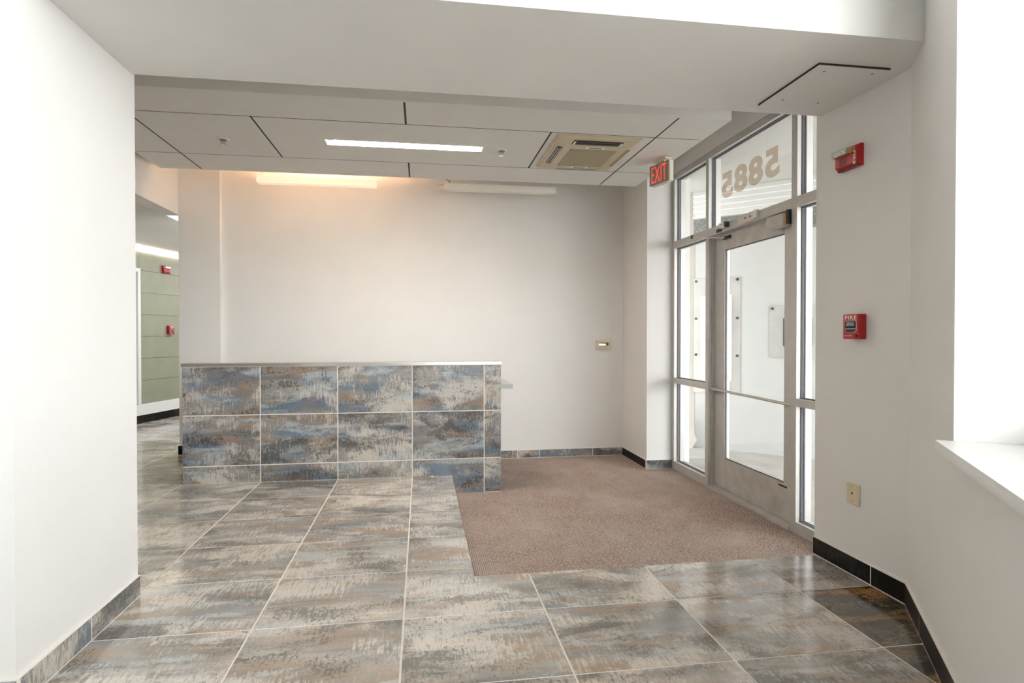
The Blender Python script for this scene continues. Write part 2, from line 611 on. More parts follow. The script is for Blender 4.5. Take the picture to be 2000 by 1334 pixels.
# angled wall with the deep window
T0, T1 = 0.744, 6.3
WH = 4.2
bm = bmesh.new()
for t0, t1, d0, d1, z0, z1 in ((-0.0, T0, 0, 0.40, -0.05, 4.45), (T0, T1, 0, 0.40, -0.05, 0.822), (T0, T1, 0, 0.40, WH, 4.45), (T1, 6.7, 0, 0.40, -0.05, 4.45)):
    prism(bm, [aw(t0, d0, 0)[:2], aw(t1, d0, 0)[:2], aw(t1, d1, 0)[:2], aw(t0, d1, 0)[:2]], z0, z1)
obj('wall_window', bm, 'wall', kind='structure')
w = thing('window_2', None, None, kind='structure')
wall_prism('window_sill', 'trimwhite', T0 + 0.002, T1 - 0.002, -0.052, 0.36, 0.826, 0.853, w)
wall_prism('sill_apron', 'trimwhite', T0 + 0.002, T1 - 0.002, -0.040, 0.0, 0.808, 0.826, w)
bm = bmesh.new()
for t0, t1, z0, z1 in ((T0, T0 + 0.06, 0.853, WH), (T1 - 0.06, T1, 0.853, WH), (T0, T1, 0.853, 0.92), (T0, T1, WH - 0.07, WH), (2.10, 2.16, 0.92, WH - 0.07), (3.48, 3.54, 0.92, WH - 0.07), (4.86, 4.92, 0.92, WH - 0.07)):
    prism(bm, [aw(t0, 0.26, 0)[:2], aw(t1, 0.26, 0)[:2], aw(t1, 0.34, 0)[:2], aw(t0, 0.34, 0)[:2]], z0, z1)
obj('window_frame', bm, 'alu', w)
wall_prism('pane', 'glass', T0 + 0.06, T1 - 0.06, 0.297, 0.303, 0.92, WH - 0.07, w)

# corridor on the left
bx('wall_bulkhead', 'wall', (-2.46, -2.315, -2.14, YB, 2.40, 3.3), kind='structure')
bx('ceiling_corridor', 'panel', (-5.2, -2.46, -2.14, 6.2, 2.405, 2.52), kind='structure')
CA = Vector((-3.721, 3.538, 0))
CD = Vector((0.255, 0.967, 0)).normalized()
CN = Vector((0.967, -0.255, 0)).normalized()      # into the corridor
CANG = math.atan2(CD.y, CD.x)
cw = bpy.data.objects.new('wall_corridor', None)
COL.objects.link(cw)
cw['kind'] = 'structure'
cw.location = CA
cw.rotation_euler = (0, 0, CANG)
# local x runs along the wall (away), local -y points into the corridor
bx('wall_core', 'olive', (-4.2, 2.6, 0.02, 0.2, 0, 2.405), cw)
pz = [0.262, 0.58, 0.88, 1.18, 1.48, 1.78, 2.08, 2.33]
for k in range(len(pz) - 1):
    bx('wall_panel', 'olive', (0.085, 1.6, 0.0, 0.02, pz[k] + 0.002, pz[k + 1] - 0.002), cw)
bx('wall_panel', 'olive', (-1.2, 0.08, 0.0, 0.02, 2.10, 2.33), cw)
bx('base_band', 'trimwhite', (-1.2, 2.4, -0.02, 0.02, 0.11, 0.26), cw)
bx('light_strip', 'cove', (-3.0, 2.4, -0.05, 0.02, 2.335, 2.40), cw)
d = thing('door_2', None, None, CA, CANG, kind='structure')
boxes('door_frame', 'trimwhite', [(0.035, 0.08, -0.03, 0.02, 0.26, 2.10), (-0.90, -0.855, -0.03, 0.02, 0.26, 2.10), (-0.855, 0.035, -0.03, 0.02, 2.05, 2.10)], d)
bx('door_leaf', 'trimwhite', (-0.85, 0.03, -0.005, 0.02, 0.27, 2.045), d)
bx('baseboard_corridor', 'shade_black_tile', (-1.2, 2.4, -0.012, 0.02, 0.0, 0.11), kind='structure')
bpy.data.objects['baseboard_corridor'].location = CA
bpy.data.objects['baseboard_corridor'].rotation_euler = (0, 0, CANG)
bx('wall_left_far', 'wall', (-5.2, -4.95, -2.2, 1.5, 0, 2.405), kind='structure')
bx('wall_corridor_end', 'olive', (-5.2, -1.8, 6.1, 6.3, 0, 2.405), kind='structure')
bx('wall_corridor_right', 'wall', (-1.95, -1.80, YB + 0.2, 6.1, 0, 2.405), kind='structure')


# ------------------------------------------------------------------ baseboards (each a row of cut tiles)
def baseboard(name, segs, h, z0, mat_list, origin, ang, t=0.011):
    """segs: cut points along local x; the board stands on the -y side of the wall line"""
    L = segs[-1] - segs[0]
    o = obj(name, (lambda bm: (box(bm, segs[0], segs[-1], -t - 0.0002, 0.0, z0, z0 + h + 0.002), bm)[1])(bmesh.new()), 'grout', None, 'structure', origin, (0, 0, ang))
    for k in range(len(segs) - 1):
        w_ = segs[k + 1] - segs[k] - 0.007
        me = slab_mesh(w_, h - 0.006, mat_list[k % len(mat_list)], 0.006)
        inst('tile', me, o, ((segs[k] + segs[k + 1]) / 2, -t - 0.001, z0 + h / 2 + 0.002), (R(90), 0, 0))
    return o


BH = 0.094
baseboard('baseboard_back', [0.40, 1.12, 1.365, 1.97, 2.322], 0.088, ZC, ['tile'], (0, YB, 0), 0)
# side wall facing left: local x = -world y
baseboard('baseboard_right_far', [-(YB - 0.012), -0.62], 0.088, ZC, ['shade_black_tile'], (2.325, 0, 0), R(-90))
baseboard('baseboard_jamb', [2.315, XG], 0.088, ZC, ['tile'], (0, 0.62, 0), 0)
baseboard('baseboard_right', [2.125, 2.552, 2.765], BH, 0, ['shade_black_tile'], (XR, 0, 0), R(-90))  # same tile as the left boards, with shade painted in
baseboard('baseboard_window', [0.0, 0.30, 0.91, 1.52, 2.13, 2.74, 3.35, 3.96], BH, 0, ['shade_black_tile'], AO, ANG)
baseboard('baseboard_left', [-2.974, -2.552, -2.14], BH, 0, ['tile'], (-1.217, 0, 0), R(90))
baseboard('baseboard_left_near', [-4.6, -4.0, -3.4, -2.8, -2.2, -1.6, -1.205], BH, 0, ['tile'], (0, -2.974, 0), 0)
baseboard('baseboard_back_left', [-2.327, -1.93], BH, 0, ['shade_black_tile'], (0, YB - 0.065, 0), 0)

# ------------------------------------------------------------------ suspended ceiling panels
cc = bpy.data.objects.new('ceiling_cloud', None)
COL.objects.link(cc)
cc['kind'] = 'structure'
cc['label'] = 'suspended grey ceiling of large flat panels with dark joints'
XL0, XL1 = -2.24, 2.22
YF, YR = -1.21, 0.67
S1, S2 = -0.78, 0.172
g = 0.007
LX0, LX1, LY0, LY1 = -0.652, 0.566, -0.368, -0.240     # recessed light hole
ZT = ZP + 0.002


def panel(x0, x1, y0, y1, hole=None):
    x0, x1, y0, y1 = x0 + g, x1 - g, y0 + g, y1 - g
    bm = bmesh.new()
    if hole:
        hx0, hx1, hy0, hy1 = hole
        for d_ in ((x0, hx0, y0, y1), (hx1, x1, y0, y1), (hx0, hx1, y0, hy0), (hx0, hx1, hy1, y1)):
            box(bm, *d_, ZP, ZT)
        bmesh.ops.remove_doubles(bm, verts=bm.verts, dist=1e-5)
    else:
        box(bm, x0, x1, y0, y1, ZP, ZT)
    obj('ceiling_panel', bm, 'panel', cc)


for xs, y0, y1 in (([XL0, -1.88, -0.03, 1.84, XL1], YF, S1), ([XL0, -1.88, -1.08, 1.03, 1.84, XL1], S1, S2), ([XL0, -1.88, -0.03, 1.84, XL1], S2, YR)):
    for k in range(len(xs) - 1):
        hole = (LX0, LX1, LY0, LY1) if (xs[k] == -1.08) else None
        panel(xs[k], xs[k + 1], y0, y1, hole)
boxes('joint_backing', 'joint', [(XL0 + 0.01, LX0 - 0.02, YF + 0.01, YR - 0.01, ZT, ZT + 0.01), (LX1 + 0.02, XL1 - 0.01, YF + 0.01, YR - 0.01, ZT, ZT + 0.01),
                                 (LX0 - 0.02, LX1 + 0.02, YF + 0.01, LY0 - 0.02, ZT, ZT + 0.01), (LX0 - 0.02, LX1 + 0.02, LY1 + 0.02, YR - 0.01, ZT, ZT + 0.01)], cc)
boxes('fascia', 'panel', [(XL0, XL1, YF, YF + 0.02, ZP + 0.001, 2.88), (XL0, XL1, YR - 0.02, YR, ZP + 0.001, 2.88),
                          (XL0, XL0 + 0.02, YF + 0.02, YR - 0.02, ZP + 0.001, 2.88), (XL1 - 0.02, XL1, YF + 0.02, YR - 0.02, ZP + 0.001, 2.88)], cc)
bm = bmesh.new()
for hx in (-1.8, 0.0, 1.8):
    for hy in (-0.9, 0.4):
        rod(bm, (hx, hy, ZT), (hx, hy, 3.3), 0.006)
obj('hanger_rods', bm, 'cable', cc)

# recessed linear light
t = thing('recessed_light', 'lit slim recessed linear light flush in the grey ceiling panels', 'light', ((LX0 + LX1) / 2, (LY0 + LY1) / 2, ZP))
hw, hd = (LX1 - LX0) / 2, (LY1 - LY0) / 2
boxes('trim', 'trimwhite', [(-hw - 0.006, hw + 0.006, -hd - 0.006, -hd + 0.004, -0.003, 0.0), (-hw - 0.006, hw + 0.006, hd - 0.004, hd + 0.006, -0.003, 0.0),
                            (-hw - 0.006, -hw + 0.004, -hd + 0.004, hd - 0.004, -0.003, 0.0), (hw - 0.004, hw + 0.006, -hd + 0.004, hd - 0.004, -0.003, 0.0)], t)
boxes('housing', 'white', [(-hw, hw, -hd, -hd + 0.003, 0, 0.06), (-hw, hw, hd - 0.003, hd, 0, 0.06), (-hw, -hw + 0.003, -hd, hd, 0, 0.06), (hw - 0.003, hw, -hd, hd, 0, 0.06), (-hw, hw, -hd, hd, 0.06, 0.065)], t)
bx('lens', 'lens_on', (-hw + 0.05, hw - 0.05, -hd + 0.006, hd - 0.006, 0.030, 0.038), t)
bx('lens_end', 'white', (-hw + 0.004, -hw + 0.05, -hd + 0.006, hd - 0.006, 0.030, 0.038), t)
bx('lens_end', 'white', (hw - 0.05, hw - 0.004, -hd + 0.006, hd - 0.006, 0.030, 0.038), t)


def sprinkler(x, y, label):
    t = thing('sprinkler', label, 'sprinkler', (x, y, ZP), group='ceiling sprinklers')
    bm = bmesh.new()
    cyl(bm, (0, 0, -0.003), 0.042, 0.006, r2=0.046, seg=28)
    obj('escutcheon', bm, 'white', t)
    bm = bmesh.new()
    cyl(bm, (0, 0, -0.0065), 0.030, 0.002, seg=24)
    obj('recess_cup', bm, 'cable', t)
    bm = bmesh.new()
    cyl(bm, (0, 0, -0.018), 0.010, 0.022, seg=14)
    for s in (-1, 1):
        rod(bm, (s * 0.016, 0, -0.008), (s * 0.007, 0, -0.040), 0.003)
    obj('frame_arms', bm, 'steel', t)
    bm = bmesh.new()
    cyl(bm, (0, 0, -0.042), 0.017, 0.003, seg=18)
    for k in range(8):
        a_ = k * math.pi / 4
        rod(bm, (0.012 * math.cos(a_), 0.012 * math.sin(a_), -0.042), (0.024 * math.cos(a_), 0.024 * math.sin(a_), -0.041), 0.0025, 6)
    obj('deflector', bm, 'steel', t)


sprinkler(-1.421, -0.246, 'pendent sprinkler head in the ceiling panel left of the recessed light')
sprinkler(0.725, -0.292, 'pendent sprinkler head between the recessed light and the air conditioner')


# pendant linear lights hanging behind the panels
def pendant(x0, x1, label, lit):
    y, zb, zt = 0.99, 2.672, 2.735
    t = thing('pendant_light', label, 'light', ((x0 + x1) / 2, y, zb), group='linear pendants at the back wall')
    h = (x1 - x0) / 2
    boxes('body', 'glow_body' if lit else 'lampwhite', [(-h, h, -0.045, -0.041, 0, zt - zb), (-h, h, 0.041, 0.045, 0, zt - zb), (-h, h, -0.041, 0.041, 0, 0.006),
                                (-h, -h + 0.004, -0.041, 0.041, 0.006, zt - zb), (h - 0.004, h, -0.041, 0.041, 0.006, zt - zb)], t)
    bx('tube', 'up_on' if lit else 'white', (-h + 0.02, h - 0.02, -0.03, 0.03, 0.030, 0.046), t)
    for s in (-1, 1):
        bm = bmesh.new()
        rod(bm, (s * (h - 0.055), 0, zt - zb - 0.03), (s * (h - 0.055), 0, 3.3 - zb), 0.0016, 6)
        obj('suspension_cable', bm, 'cable', t)
    return t, h


pendant(-1.490, -0.366, 'lit white linear pendant hanging left at the back wall', True)
t, h = pendant(0.312, 1.462, 'unlit white linear pendant with a black cord hanging right at the back wall', False)
bm = bmesh.new()
pts = [(-h + 0.06, 0.02, 0.06), (-h + 0.055, 0.02, 0.085), (-h + 0.03, 0.02, 0.11), (-h - 0.01, 0.02, 0.14), (-h - 0.05, 0.02, 0.25), (-h - 0.03, 0.02, 0.628)]
for a_, b_ in zip(pts, pts[1:]):
    rod(bm, a_, b_, 0.003, 6)
obj('power_cord', bm, 'black', t)

# ------------------------------------------------------------------ ceiling cassette air conditioner
CX0, CX1, CY0, CY1 = 1.085, 1.745, -0.765, 0.085
ccx, ccy = (CX0 + CX1) / 2, (CY0 + CY1) / 2
t = thing('air_conditioner', 'aged beige ceiling cassette air conditioner with square return grille', 'air conditioner', (ccx, ccy, ZP))
hx, hy = (CX1 - CX0) / 2, (CY1 - CY0) / 2
D = 0.030
GX0, GX1, GY0, GY1 = 1.243 - ccx, 1.628 - ccx, -0.512 - ccy, -0.050 - ccy
bm = bmesh.new()


def frame_ring(bm, o0, i0, zo, zi):
    """ring of four quads between an outer and an inner rectangle"""
    vo = [bm.verts.new((x, y, zo)) for x, y in ((o0[0], o0[2]), (o0[1], o0[2]), (o0[1], o0[3]), (o0[0], o0[3]))]
    vi = [bm.verts.new((x, y, zi)) for x, y in ((i0[0], i0[2]), (i0[1], i0[2]), (i0[1], i0[3]), (i0[0], i0[3]))]
    for k in range(4):
        bm.faces.new((vo[k], vo[(k + 1) % 4], vi[(k + 1) % 4], vi[k]))


outer = (-hx, hx, -hy, hy)
mid = (-hx + 0.018, hx - 0.018, -hy + 0.018, hy - 0.018)
inn = (GX0 - 0.062, GX1 + 0.062, GY0 - 0.062, GY1 + 0.062)
frame_ring(bm, outer, outer, 0.0, -0.012)
frame_ring(bm, outer, mid, -0.012, -D * 0.75)
frame_ring(bm, mid, inn, -D * 0.75, -D)
frame_ring(bm, inn, (GX0, GX1, GY0, GY1), -D, -D)
bmesh.ops.remove_doubles(bm, verts=bm.verts, dist=1e-5)
obj('cover', bm, 'beige', t)
gr = bx('return_grille', 'beige_dark', (GX0, GX1, GY0, GY1, -D + 0.002, -D + 0.008), t)
bm = bmesh.new()
n = 26
for k in range(n):
    y = GY0 + (GY1 - GY0) * (k + 0.5) / n
    box(bm, GX0 + 0.004, GX1 - 0.004, y - 0.004, y + 0.004, -D - 0.002, -D + 0.002)
obj('grille_slats', bm, 'grille', gr, kind='stuff')
for (sx, sy) in ((GX0 + 0.015, GY0 + 0.015), (GX0 + 0.015, GY1 - 0.02), (GX1 - 0.015, GY1 + 0.035)):
    bm = bmesh.new()
    cyl(bm, (sx, sy, -D - 0.0025), 0.005, 0.003, seg=12)
    obj('screw', bm, 'hinge', gr)


def slot(x0, x1, y0, y1, along):
    s = boxes('air_outlet', 'black', [(x0, x1, y0, y1, -D - 0.0015, -D + 0.010)], t)
    if along == 'x':
        bm = bmesh.new()
        box(bm, x0 + 0.02, x1 - 0.02, (y0 + y1) / 2 - 0.004, (y0 + y1) / 2 + 0.004, -D - 0.004, -D - 0.0015)
        obj('louvre', bm, 'black', s)
        for xe in (x0 + 0.004, x1 - 0.018):
            bx('louvre_end', 'white', (xe, xe + 0.014, y0 + 0.006, y1 - 0.006, -D - 0.004, -D), s)
    else:
        for xe, mt in ((x0 + 0.006, 'white'), (x1 - 0.012, 'white')):
            bx('louvre', mt, (xe, xe + 0.004, y0 + 0.02, y1 - 0.02, -D - 0.004, -D), s)


slot(1.225 - ccx, 1.612 - ccx, -0.705 - ccy, -0.625 - ccy, 'x')
slot(1.132 - ccx, 1.172 - ccx, -0.545 - ccy, -0.105 - ccy, 'y')
s = bx('air_outlet', 'beige_dark', (1.690 - ccx, 1.722 - ccx, -0.545 - ccy, -0.090 - ccy, -D - 0.0005, -D + 0.012), t)
s = bx('air_outlet', 'beige_dark', (1.250 - ccx, 1.612 - ccx, 0.030 - ccy, 0.050 - ccy, -D - 0.0005, -D + 0.012), t)
for (sx, sy) in ((1.432, -0.556), (1.446, -0.016)):
    st = bx('label_sticker', 'white', (sx - 0.075 - ccx, sx + 0.075 - ccx, sy - 0.020 - ccy, sy + 0.020 - ccy, -D - 0.0012, -D), t)
    bm = bmesh.new()
    x = sx - 0.050
    for wd in (0.022, 0.008, 0.014, 0.018, 0.010, 0.016):
        box(bm, x - ccx, x + wd - ccx, sy - 0.008 - ccy, sy + 0.010 - ccy, -D - 0.002, -D - 0.0012)
        x += wd + 0.003
    obj('print', bm, 'black', st)

# ------------------------------------------------------------------ exit sign
ex0, ex1 = Vector((2.055, -0.120)), Vector((2.125, -0.372))
exc = (ex0 + ex1) / 2
ev = ex1 - ex0
t = thing('exit_sign', 'cream exit sign with red EXIT lettering hanging from the ceiling panels', 'sign', (exc.x, exc.y, ZP), math.atan2(ev.y, ev.x))
hl = ev.length / 2
zt, zb = -0.028, -0.205
bm = bmesh.new()
box(bm, -hl, hl, 0.004, 0.050, zb, zt, bevel=0.008)
obj('case', bm, 'cream', t)
bm = bmesh.new()
box(bm, -hl + 0.002, hl - 0.004, -0.004, 0.006, zb + 0.003, zt - 0.003, bevel=0.004)
f_ = obj('face', bm, 'exit_face', t)
lettering('letters', 'EXIT', hl * 2 - 0.062, 0.138, 'exit_red', f_, (0.003, -0.004, (zt + zb) / 2), (R(90), 0, 0), 0.002, bold=-0.0007)
bm = bmesh.new()
box(bm, -0.055, 0.10, -0.012, 0.055, -0.014, 0.0, bevel=0.004)
box(bm, -0.02, 0.06, 0.008, 0.042, -0.030, -0.012)
obj('canopy', bm, 'cream', t)
bx('test_lamp', 'cream', (-hl + 0.03, hl - 0.03, 0.012, 0.04, zb - 0.006, zb + 0.001), t)

# ------------------------------------------------------------------ storefront glazing
door = thing('window_1', None, None, kind='structure')
FD = 0.115
X0, X1 = XG, XG + FD
YJ0, YJ1 = 0.62, 0.568       # left jamb
M1a, M1b = -0.095, -0.148    # mullion beside the door hinge
M2a, M2b = -1.340, -1.402
ZH0, ZH1 = 2.762, 2.816
ZT0, ZT1 = 2.070, 2.140


def member(name, y0, y1, z0, z1, x0=X0, x1=X1, mat='alu'):
    return bx(name, mat, (x0, x1, min(y0, y1), max(y0, y1), z0, z1), door)


member('jamb', YJ0, YJ1, ZC, ZH1)
member('mullion', M1a, M1b, ZC, ZH1)
member('mullion', M2a, M2b, ZC, ZH1)
member('jamb', -2.125, -2.075, ZC, ZH1)
for y0, y1 in ((YJ1, M1a), (M1b, M2a), (M2b, -2.075)):
    member('head_rail', y0, y1, ZH0, ZH1)
    member('transom_bar', y0, y1, ZT0, ZT1)
for y0, y1 in ((YJ1, M1a), (M2b, -2.075)):
    member('sill_rail', y0, y1, ZC, -0.072)
    member('middle_rail', y0, y1, 0.715, 0.768)
# glazed openings: gasket lines and pane
GXm = XG + 0.052
for y0, y1, z0, z1 in ((YJ1, M1a, -0.072, 0.715), (YJ1, M1a, 0.768, ZT0), (YJ1, M1a, ZT1, ZH0), (M1b, M2a, ZT1, ZH0),
                       (M2b, -2.075, -0.072, 0.715), (M2b, -2.075, 0.768, ZT0), (M2b, -2.075, ZT1, ZH0)):
    a_, b_ = min(y0, y1), max(y0, y1)
    p_ = bx('pane', 'glass', (GXm - 0.003, GXm + 0.003, a_, b_, z0, z1), door)
    k = 0.005
    lst = []
    for xa, xb in ((GXm - 0.020, GXm - 0.004), (GXm + 0.004, GXm + 0.014)):
        lst += [(xa, xb, a_, a_ + k, z0, z1), (xa, xb, b_ - k, b_, z0, z1), (xa, xb, a_ + k, b_ - k, z0, z0 + k), (xa, xb, a_ + k, b_ - k, z1 - k, z1)]
    boxes('gasket', 'gasket', lst, p_)
# street number on the transom pane (reads from outside)
lettering('street_number', '5885', 0.835, 0.222, 'vinyl', door, (GXm - 0.0045, -0.708, 2.475), (R(90), 0, R(-90)), 0.001, bold=0.0042, spacing=1.12, mirror=True)

# door leaf
dl = thing('door_1', None, None, kind='structure')
DX0, DX1 = XG + 0.060, XG + 0.105
DY0, DY1 = -1.332, -0.156
GZ0, GZ1 = 0.137, 1.930
GYa, GYb = -1.174, -0.325
bx('door_stile', 'alu', (DX0, DX1, GYb, DY1, -0.125, 2.060), dl)
bx('door_stile', 'alu', (DX0, DX1, DY0, GYa, -0.125, 2.060), dl)
bx('top_rail', 'alu_worn', (DX0, DX1, GYa, GYb, GZ1, 2.060), dl)
bx('kick_rail', 'alu_worn', (DX0, DX1, GYa, GYb, -0.125, GZ0), dl)
p_ = bx('pane', 'glass', (DX0 + 0.019, DX0 + 0.025, GYa, GYb, GZ0, GZ1), dl)
k = 0.006
lst = []
for xa, xb in ((DX0 + 0.006, DX0 + 0.016),):
    lst += [(xa, xb, GYa, GYa + k, GZ0, GZ1), (xa, xb, GYb - k, GYb, GZ0, GZ1), (xa, xb, GYa + k, GYb - k, GZ0, GZ0 + k), (xa, xb, GYa + k, GYb - k, GZ1 - k, GZ1)]
boxes('gasket', 'gasket', lst, p_)
bm = bmesh.new()
rod(bm, (DX0 - 0.040, DY1 + 0.003, 0.728), (DX0 - 0.040, DY0 + 0.01, 0.716), 0.011, 14)
pb = obj('push_bar', bm, 'steel', dl)
for y in (DY1 - 0.02, DY0 + 0.03):
    bx('bar_bracket', 'alu', (DX0 - 0.042, DX0, y - 0.012, y + 0.012, 0.708, 0.736), pb)
bx('lock_face', 'hinge', (DX0 - 0.002, DX0, -1.215, -1.115, 0.105, 0.118), dl)
bx('hinge_stop', 'alu', (XG + 0.030, DX1, -0.158, -0.149, ZC, 2.07), door)
bx('threshold', 'alu_worn', (XG - 0.012, XG + FD + 0.03, M2a, M1b, ZC, ZC + 0.024), door)

# door closer and fittings on the transom bar
t = thing('door_closer', 'scuffed grey door closer box above the glass door', 'door closer', (XG, -1.225, 1.965))
bm = bmesh.new()
box(bm, -0.040, 0.058, -0.075, 0.130, 0.0, 0.085, bevel=0.010)
obj('cover', bm, 'alu_worn', t)
bx('spring_tube', 'tan', (-0.036, 0.056, -0.100, -0.075, 0.005, 0.080), t)
bx('end_bracket', 'hinge', (-0.030, 0.058, -0.112, -0.100, 0.0, 0.100), t)
t = thing('door_stay', 'thin metal stay arm crossing the top corner of the glass door', 'door stay', (XG, -0.25, 2.03))
bm = bmesh.new()
rod(bm, (0.045, -0.10, 0.0), (-0.10, 0.22, 0.055), 0.006, 10)
obj('arm', bm, 'steel', t)
bm = bmesh.new()
cyl(bm, (-0.10, 0.22, 0.055), 0.011, 0.03, seg=14)
obj('end_pivot', bm, 'hinge', t)
bm = bmesh.new()
box(bm, 0.040, 0.060, -0.18, -0.07, -0.014, 0.012, bevel=0.003)
obj('door_bracket', bm, 'hinge', t)
bm = bmesh.new()
box(bm, -0.006, 0.001, -0.135, -0.045, 0.047, 0.077, bevel=0.002)
obj('frame_bracket', bm, 'hinge', t)
t = thing('door_sensor', 'small white cylindrical door contact on the transom bar', 'sensor', (XG, -0.445, 2.118))
bm = bmesh.new()
cyl(bm, (-0.024, 0, 0), 0.025, 0.085, axis='Y', seg=18)
bmesh.ops.bevel(bm, geom=[e for e in bm.edges if len(e.link_faces) == 2 and abs(e.calc_face_angle(0)) > 1.2], offset=0.004, segments=2, affect='EDGES')
obj('body', bm, 'white', t)
bx('bracket', 'hinge', (-0.036, 0.0, -0.056, -0.043, -0.024, 0.024), t)
bm = bmesh.new()
cyl(bm, (-0.0495, -0.015, 0.0), 0.005, 0.003, axis='X', seg=10)
obj('screw', bm, 'black', t)
t = thing('strike_plate', 'dull metal mounting plate with two holes on the transom bar', 'plate', (XG, -0.79, 2.11))
bm = bmesh.new()
box(bm, -0.012, 0.0, -0.105, 0.135, -0.030, 0.040, bevel=0.002)
obj('plate', bm, 'bareplate', t)
for y in (-0.05, 0.02):
    bm = bmesh.new()
    cyl(bm, (-0.0125, y, 0.006), 0.008, 0.003, axis='X', seg=12)
    obj('hole', bm, 'hinge', t)
bx('clip', 'white', (-0.022, 0.0, -0.155, -0.105, -0.022, 0.040), t)

# ------------------------------------------------------------------ reception desk
DXL, DXR = -1.815, 0.757
t = thing('reception_desk', 'tiled reception desk with a thin stainless cap in front of the white wall', 'desk', (0, 0, 0))
boxes('core', 'grout', [(DXL + 0.006, EX, -0.0105, 0.14, 0.001, 0.945), (EX, DXR - 0.006, -0.0105, 0.14, ZC, 0.945)], t)
xs = [DXL, -1.22, -0.61, 0.0, 0.61, DXR]
rows = [(0.552, 0.946), (0.143, 0.552)]
for (z0, z1) in rows:
    for k in range(5):
        inst('tile', slab_mesh(xs[k + 1] - xs[k] - 0.008, z1 - z0 - 0.008, 'tile', 0.011), t, ((xs[k] + xs[k + 1]) / 2, -0.012, (z0 + z1) / 2), (R(90), 0, 0))
for k in range(5):
    if k < 3:
        inst('tile', slab_mesh(xs[k + 1] - xs[k] - 0.008, 0.143 - 0.008, 'tile', 0.011), t, ((xs[k] + xs[k + 1]) / 2, -0.012, 0.0715), (R(90), 0, 0))
    elif k == 3:
        a0, a1, e, zt_, zb_ = 0.004, 0.606, EX + 0.002, 0.139, ZC
        cx, cz = 0.305, 0.0715
        bm = bmesh.new()
        prism(bm, [(a0 - cx, 0.0015 - cz), (e - cx, 0.0015 - cz), (e - cx, zb_ - cz), (a1 - cx, zb_ - cz), (a1 - cx, zt_ - cz), (a0 - cx, zt_ - cz)], -0.011, 0)
        obj('tile', bm, 'tile', t, loc=(cx, -0.012, cz), rot=(R(90), 0, 0))
    else:
        inst('tile', slab_mesh(xs[k + 1] - xs[k] - 0.008, 0.143 - ZC - 0.008, 'tile', 0.011), t, ((xs[k] + xs[k + 1]) / 2, -0.012, (0.143 + ZC) / 2), (R(90), 0, 0))
# side tiles and cap
for xx, zlow, rz in ((DXR, ZC, R(90)), (DXL, 0.0, R(-90))):
    for (z0, z1) in ((0.552, 0.946), (0.143, 0.552), (zlow, 0.143)):
        inst('tile', slab_mesh(0.145, z1 - z0 - 0.005, 'tile', 0.006), t, (xx, 0.070, (z0 + z1) / 2), (R(90), 0, rz))
boxes('steel_cap', 'steel', [(DXL - 0.004, DXR + 0.003, -0.016, 0.150, 0.966, 0.972), (DXL - 0.004, DXR + 0.003, -0.016, -0.0125, 0.946, 0.966)], t)
boxes('worktop', 'worktop', [(-1.75, 0.885, 0.145, 0.75, 0.722, 0.760)], t)
bx('end_support', 'worktop', (-1.74, -1.70, 0.2, 0.7, 0.0, 0.722), t)
bx('end_support', 'worktop', (0.60, 0.64, 0.2, 0.7, ZC, 0.722), t)


# ------------------------------------------------------------------ wall devices
def pull_station(name, loc, rotz, label, k=1.0):
    """local x right, -y out of the wall, z up; origin at the bottom centre on the wall"""
    t = thing(name, label, 'fire alarm', loc, rotz, group='red fire pull stations')
    w_, h_, d_ = 0.108 * k, 0.122 * k, 0.046 * k
    bm = bmesh.new()
    box(bm, -w_ / 2 + 0.004, w_ / 2 - 0.004, -d_ * 0.75, 0, 0, h_, bevel=0.004)
    obj('housing', bm, 'reddark', t)
    bm = bmesh.new()
    box(bm, -w_ / 2, w_ / 2, -d_, -d_ * 0.75, 0.0, h_, bevel=0.003)
    f_ = obj('front', bm, 'red', t)
    yf = -d_ - 0.0004
    rot = (R(90), 0, 0)
    lettering('lettering', 'FIRE', w_ * 0.74, h_ * 0.17, 'white', f_, (0, yf, h_ * 0.86), rot, 0.0008, bold=0.002, spacing=1.15)

    def shield(s, m, y, th):
        bm = bmesh.new()
        ww, z1, z0 = w_ * 0.37 * s, h_ * (0.50 + 0.235 * s), h_ * (0.50 - 0.17 * s)
        prism(bm, [(-ww, z0), (-ww * 0.75, z0 - h_ * 0.05), (0, z0 - h_ * 0.09), (ww * 0.75, z0 - h_ * 0.05), (ww, z0), (ww, z1), (-ww, z1)], 0, th)
        return obj('handle' if m == 'black' else 'handle_border', bm, m, f_, loc=(0, y, 0), rot=(R(90), 0, 0))
    shield(1.0, 'white', yf + 0.0005, 0.0012)
    hd_ = shield(0.92, 'black', yf - 0.0004, 0.002)
    lettering('handle_print', 'PUSH IN', w_ * 0.42, h_ * 0.06, 'white', f_, (0, yf - 0.0028, h_ * 0.64), rot, 0.0006, bold=0.002)
    lettering('handle_print', 'PULL DOWN', w_ * 0.48, h_ * 0.055, 'white', f_, (0, yf - 0.0028, h_ * 0.56), rot, 0.0006, bold=0.002)
    bx('handle_bar', 'white', (-w_ * 0.32, w_ * 0.32, yf - 0.0034, yf - 0.0022, h_ * 0.395, h_ * 0.42), f_)
    lettering('maker_print', 'NOTIFIER', w_ * 0.40, h_ * 0.05, 'white', f_, (-w_ * 0.10, yf, h_ * 0.13), rot, 0.0006, bold=0.001)
    bm = bmesh.new()
    cyl(bm, (-w_ * 0.36, yf, h_ * 0.13), h_ * 0.028, 0.001, axis='Y', seg=14)
    obj('maker_mark', bm, 'white', f_)
    bm = bmesh.new()
    cyl(bm, (w_ * 0.33, yf, h_ * 0.12), h_ * 0.065, 0.006, axis='Y', seg=18)
    obj('key_lock', bm, 'black', f_)
    return t


